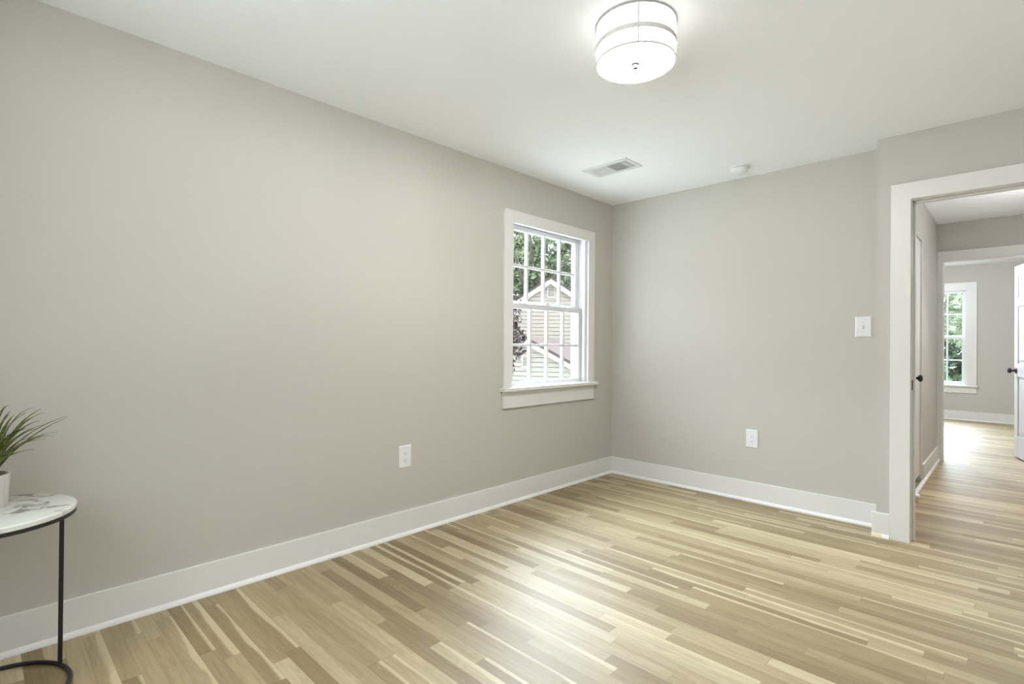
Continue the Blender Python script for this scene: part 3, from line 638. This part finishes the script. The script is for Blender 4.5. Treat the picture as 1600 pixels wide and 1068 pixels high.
def leaves(m, rnd, c, rad, n, size, flat=1.0):
    for _ in range(n):
        while True:
            p = Vector((rnd.uniform(-1, 1), rnd.uniform(-1, 1), rnd.uniform(-1, 1)))
            if 0.15 < p.length < 1: break
        p = Vector(c)+Vector((p.x*rad[0], p.y*rad[1], p.z*rad[2]))
        s = size*rnd.uniform(0.6, 1.3); a = Vector((rnd.gauss(0, 1), rnd.gauss(0, 1), rnd.gauss(0, 1)*flat)).normalized(); b = a.orthogonal().normalized(); b.rotate(Matrix.Rotation(rnd.uniform(0, 6.28), 3, a)); d = a.cross(b)
        m.bm.faces.new([m.bm.verts.new(q) for q in (p-b*s, p-d*s*0.45+a*s*0.12, p+b*s, p+d*s*0.45+a*s*0.12)])
def tree(name, label, cat, base, h, blobs, n, size, mleaf, limbs, r0=0.22, seed=1, group=None):
    rnd = random.Random(seed)
    root = thing(name, base, label, cat, group)
    top = Vector(base)+Vector((0, 0, h))
    m = MB(); m.tube([Vector(base), Vector(base)+Vector((0.05, 0.05, h*0.4)), Vector(base)+Vector((0, 0.1, h*0.7)), top], [r0, r0*0.75, r0*0.45, r0*0.12], 10)
    m.build('trunk', M['bark'], root, 0, True)
    for p, q in limbs:
        p, q = Vector(p), Vector(q); md = p.lerp(q, 0.5)+Vector((0, 0, (q-p).length*0.08))
        MB().tube([p, md, q], [r0*0.5, r0*0.34, r0*0.08], 8).build('branch', M['bark'], root, 0, True)
    m = MB(); tot = sum(b[1][0]*b[1][1]*b[1][2] for b in blobs)
    for c, rad in blobs: leaves(m, rnd, c, rad, int(n*rad[0]*rad[1]*rad[2]/tot), size)
    m.build('foliage', mleaf, root, 0, False, False)
    return root
def blobs_around(seed, c, spread, k, r):
    rd = random.Random(seed); return [(Vector(c)+RT*rd.uniform(-spread[0], spread[0])+A*rd.uniform(-spread[1], spread[1])+Vector((0, 0, rd.uniform(-spread[2], spread[2]))), (r*rd.uniform(.7, 1.2),)*3) for _ in range(k)]
# dark-leaved tree close to the window
b = at(-0.55, 9.0, GZ)
tree('maroon_tree', 'dark maroon-leaved tree at the left edge of the window view', 'tree', b, 4.9,
     [(at(-0.45, 9.0, 1.75), (0.62, 0.62, 0.62)), (at(-0.25, 8.9, 1.2), (0.5, 0.5, 0.45)), (at(-0.75, 9.1, 1.0), (0.7, 0.7, 0.7)), (at(-0.4, 9.0, 0.75), (0.45, 0.45, 0.4)), (at(-0.9, 9.0, 2.1), (0.6, 0.6, 0.6))],
     9000, 0.06, M['maple'], [(at(-0.55, 9, 0.4), at(-0.05, 9, 1.2)), (at(-0.55, 9, 0.1), at(-0.1, 8.9, 0.65)), (at(-0.55, 9, 0.9), at(-0.2, 9, 2.0))], 0.09, 3)
# big green trees behind the house
b = at(1.3, 29, GZ)
tree('shade_tree', 'large pale green shade tree with dark limbs rising behind the cream gable', 'tree', b, 9.5,
     blobs_around(4, at(1.3, 29, 4.9), (3.2, 1.4, 2.2), 30, 1.15), 24000, 0.17, M['oak'],
     [(at(1.3, 28.8, 1.6), at(-0.1, 25.9, 6.3)), (at(1.3, 28.8, 2.4), at(1.75, 25.9, 6.7)), (at(1.3, 28.8, 2.6), at(3.1, 25.9, 6.0)), (at(1.3, 28.8, 2.0), at(3.6, 25.8, 4.7)), (at(1.3, 28.8, 3.0), at(0.8, 26.0, 7.2))], 0.34, 7)
b = at(-5.2, 41, GZ)
tree('background_tree', 'dense dark green tree behind the pale shade tree, to its left', 'tree', b, 10,
     blobs_around(9, at(-4.4, 41, 4.6), (3.4, 1.2, 4.0), 26, 1.9), 16000, 0.26, M['oakdark'], [], 0.35, 8, None)
b = at(5.8, 43, GZ)
tree('background_tree', 'dense dark green tree behind the pale shade tree, to its right', 'tree', b, 10,
     blobs_around(12, at(5.4, 43, 4.8), (3.6, 1.2, 4.2), 28, 2.0), 16000, 0.26, M['oakdark'], [], 0.35, 9, None)
# outside the bedroom window
def fir(name, label, base, h, r, n, seed):
    rd = random.Random(seed); root = thing(name, base, label, 'evergreen')
    MB().tube([Vector(base), Vector(base)+Vector((0, 0, h*0.95))], [0.10, 0.02], 8).build('trunk', M['bark'], root, 0, True)
    m = MB()
    for _ in range(n):
        t = rd.random()**0.8; z = h*(1-t)*0.97+0.1; a = rd.uniform(0, 2*PI); rr = r*(t*0.95+0.05)*rd.uniform(0.55, 1.05)
        d = Vector((math.cos(a), math.sin(a), -0.25)); p = Vector(base)+Vector((math.cos(a)*rr, math.sin(a)*rr, z)); s = rd.uniform(0.09, 0.2)
        sd = Vector((-math.sin(a), math.cos(a), rd.uniform(-.5, .5)))*s*0.22
        m.bm.faces.new([m.bm.verts.new(q) for q in (p-d*s, p-sd, p+d*s, p+sd+Vector((0, 0, 0.03)))])
    m.build('foliage', M['fir'], root, 0, False, False)
fir('fir_tree', 'bright green evergreen right outside the bedroom window', (0.95, 13.2, GZ), 4.7, 1.5, 7000, 2)
def wblobs(seed, c, sp, k, r):
    rd = random.Random(seed); return [(Vector(c)+Vector((rd.uniform(-sp[0], sp[0]), rd.uniform(-sp[1], sp[1]), rd.uniform(-sp[2], sp[2]))), (r*rd.uniform(.7, 1.2),)*3) for _ in range(k)]
tree('leafy_tree', 'pale leafy tree high in the bedroom window view', 'tree', (0.2, 20, GZ), 5.6, wblobs(21, (0.2, 20, 1.9), (2.4, 1.2, 1.0), 14, 0.8), 4500, 0.13, M['oak'], [], 0.2, 31)
tree('shadowy_tree', 'dark tree behind the bright evergreen outside the bedroom', 'tree', (-0.2, 26, GZ), 6, wblobs(22, (-0.2, 26, 0.4), (3.4, 1.0, 2.2), 26, 1.2), 9000, 0.17, M['oakdark'], [], 0.3, 32)
# unseen window added behind the viewer to even out the room light
root = thing('fill_window', (1.75, YR, 0.77), 'unseen window added in the wall behind the viewer for fill daylight', 'window', None, 'structure')
m = MB(); m.box(0.71, 0.80, YR, YR+0.02, 0.77, 2.16).box(2.70, 2.79, YR, YR+0.02, 0.77, 2.16).box(0.80, 2.70, YR, YR+0.02, 2.07, 2.16).box(0.69, 2.81, YR-0.1, YR+0.05, 0.742, 0.77)
m.build('window_casing', M['trim'], root, 0.002)
m = MB(); m.box(0.80, 0.85, YR-0.11, YR-0.07, 0.77, 2.07).box(2.65, 2.70, YR-0.11, YR-0.07, 0.77, 2.07).box(0.85, 2.65, YR-0.11, YR-0.07, 0.77, 0.82).box(0.85, 2.65, YR-0.11, YR-0.07, 2.02, 2.07).box(1.71, 1.79, YR-0.11, YR-0.07, 0.82, 2.02)
m.build('window_frame', M['sash'], root, 0.002)
m = MB(); m.box(0.85, 1.71, YR-0.092, YR-0.088, 0.82, 2.02).box(1.79, 2.65, YR-0.092, YR-0.088, 0.82, 2.02); m.build('glass_pane', M['glass'], root)
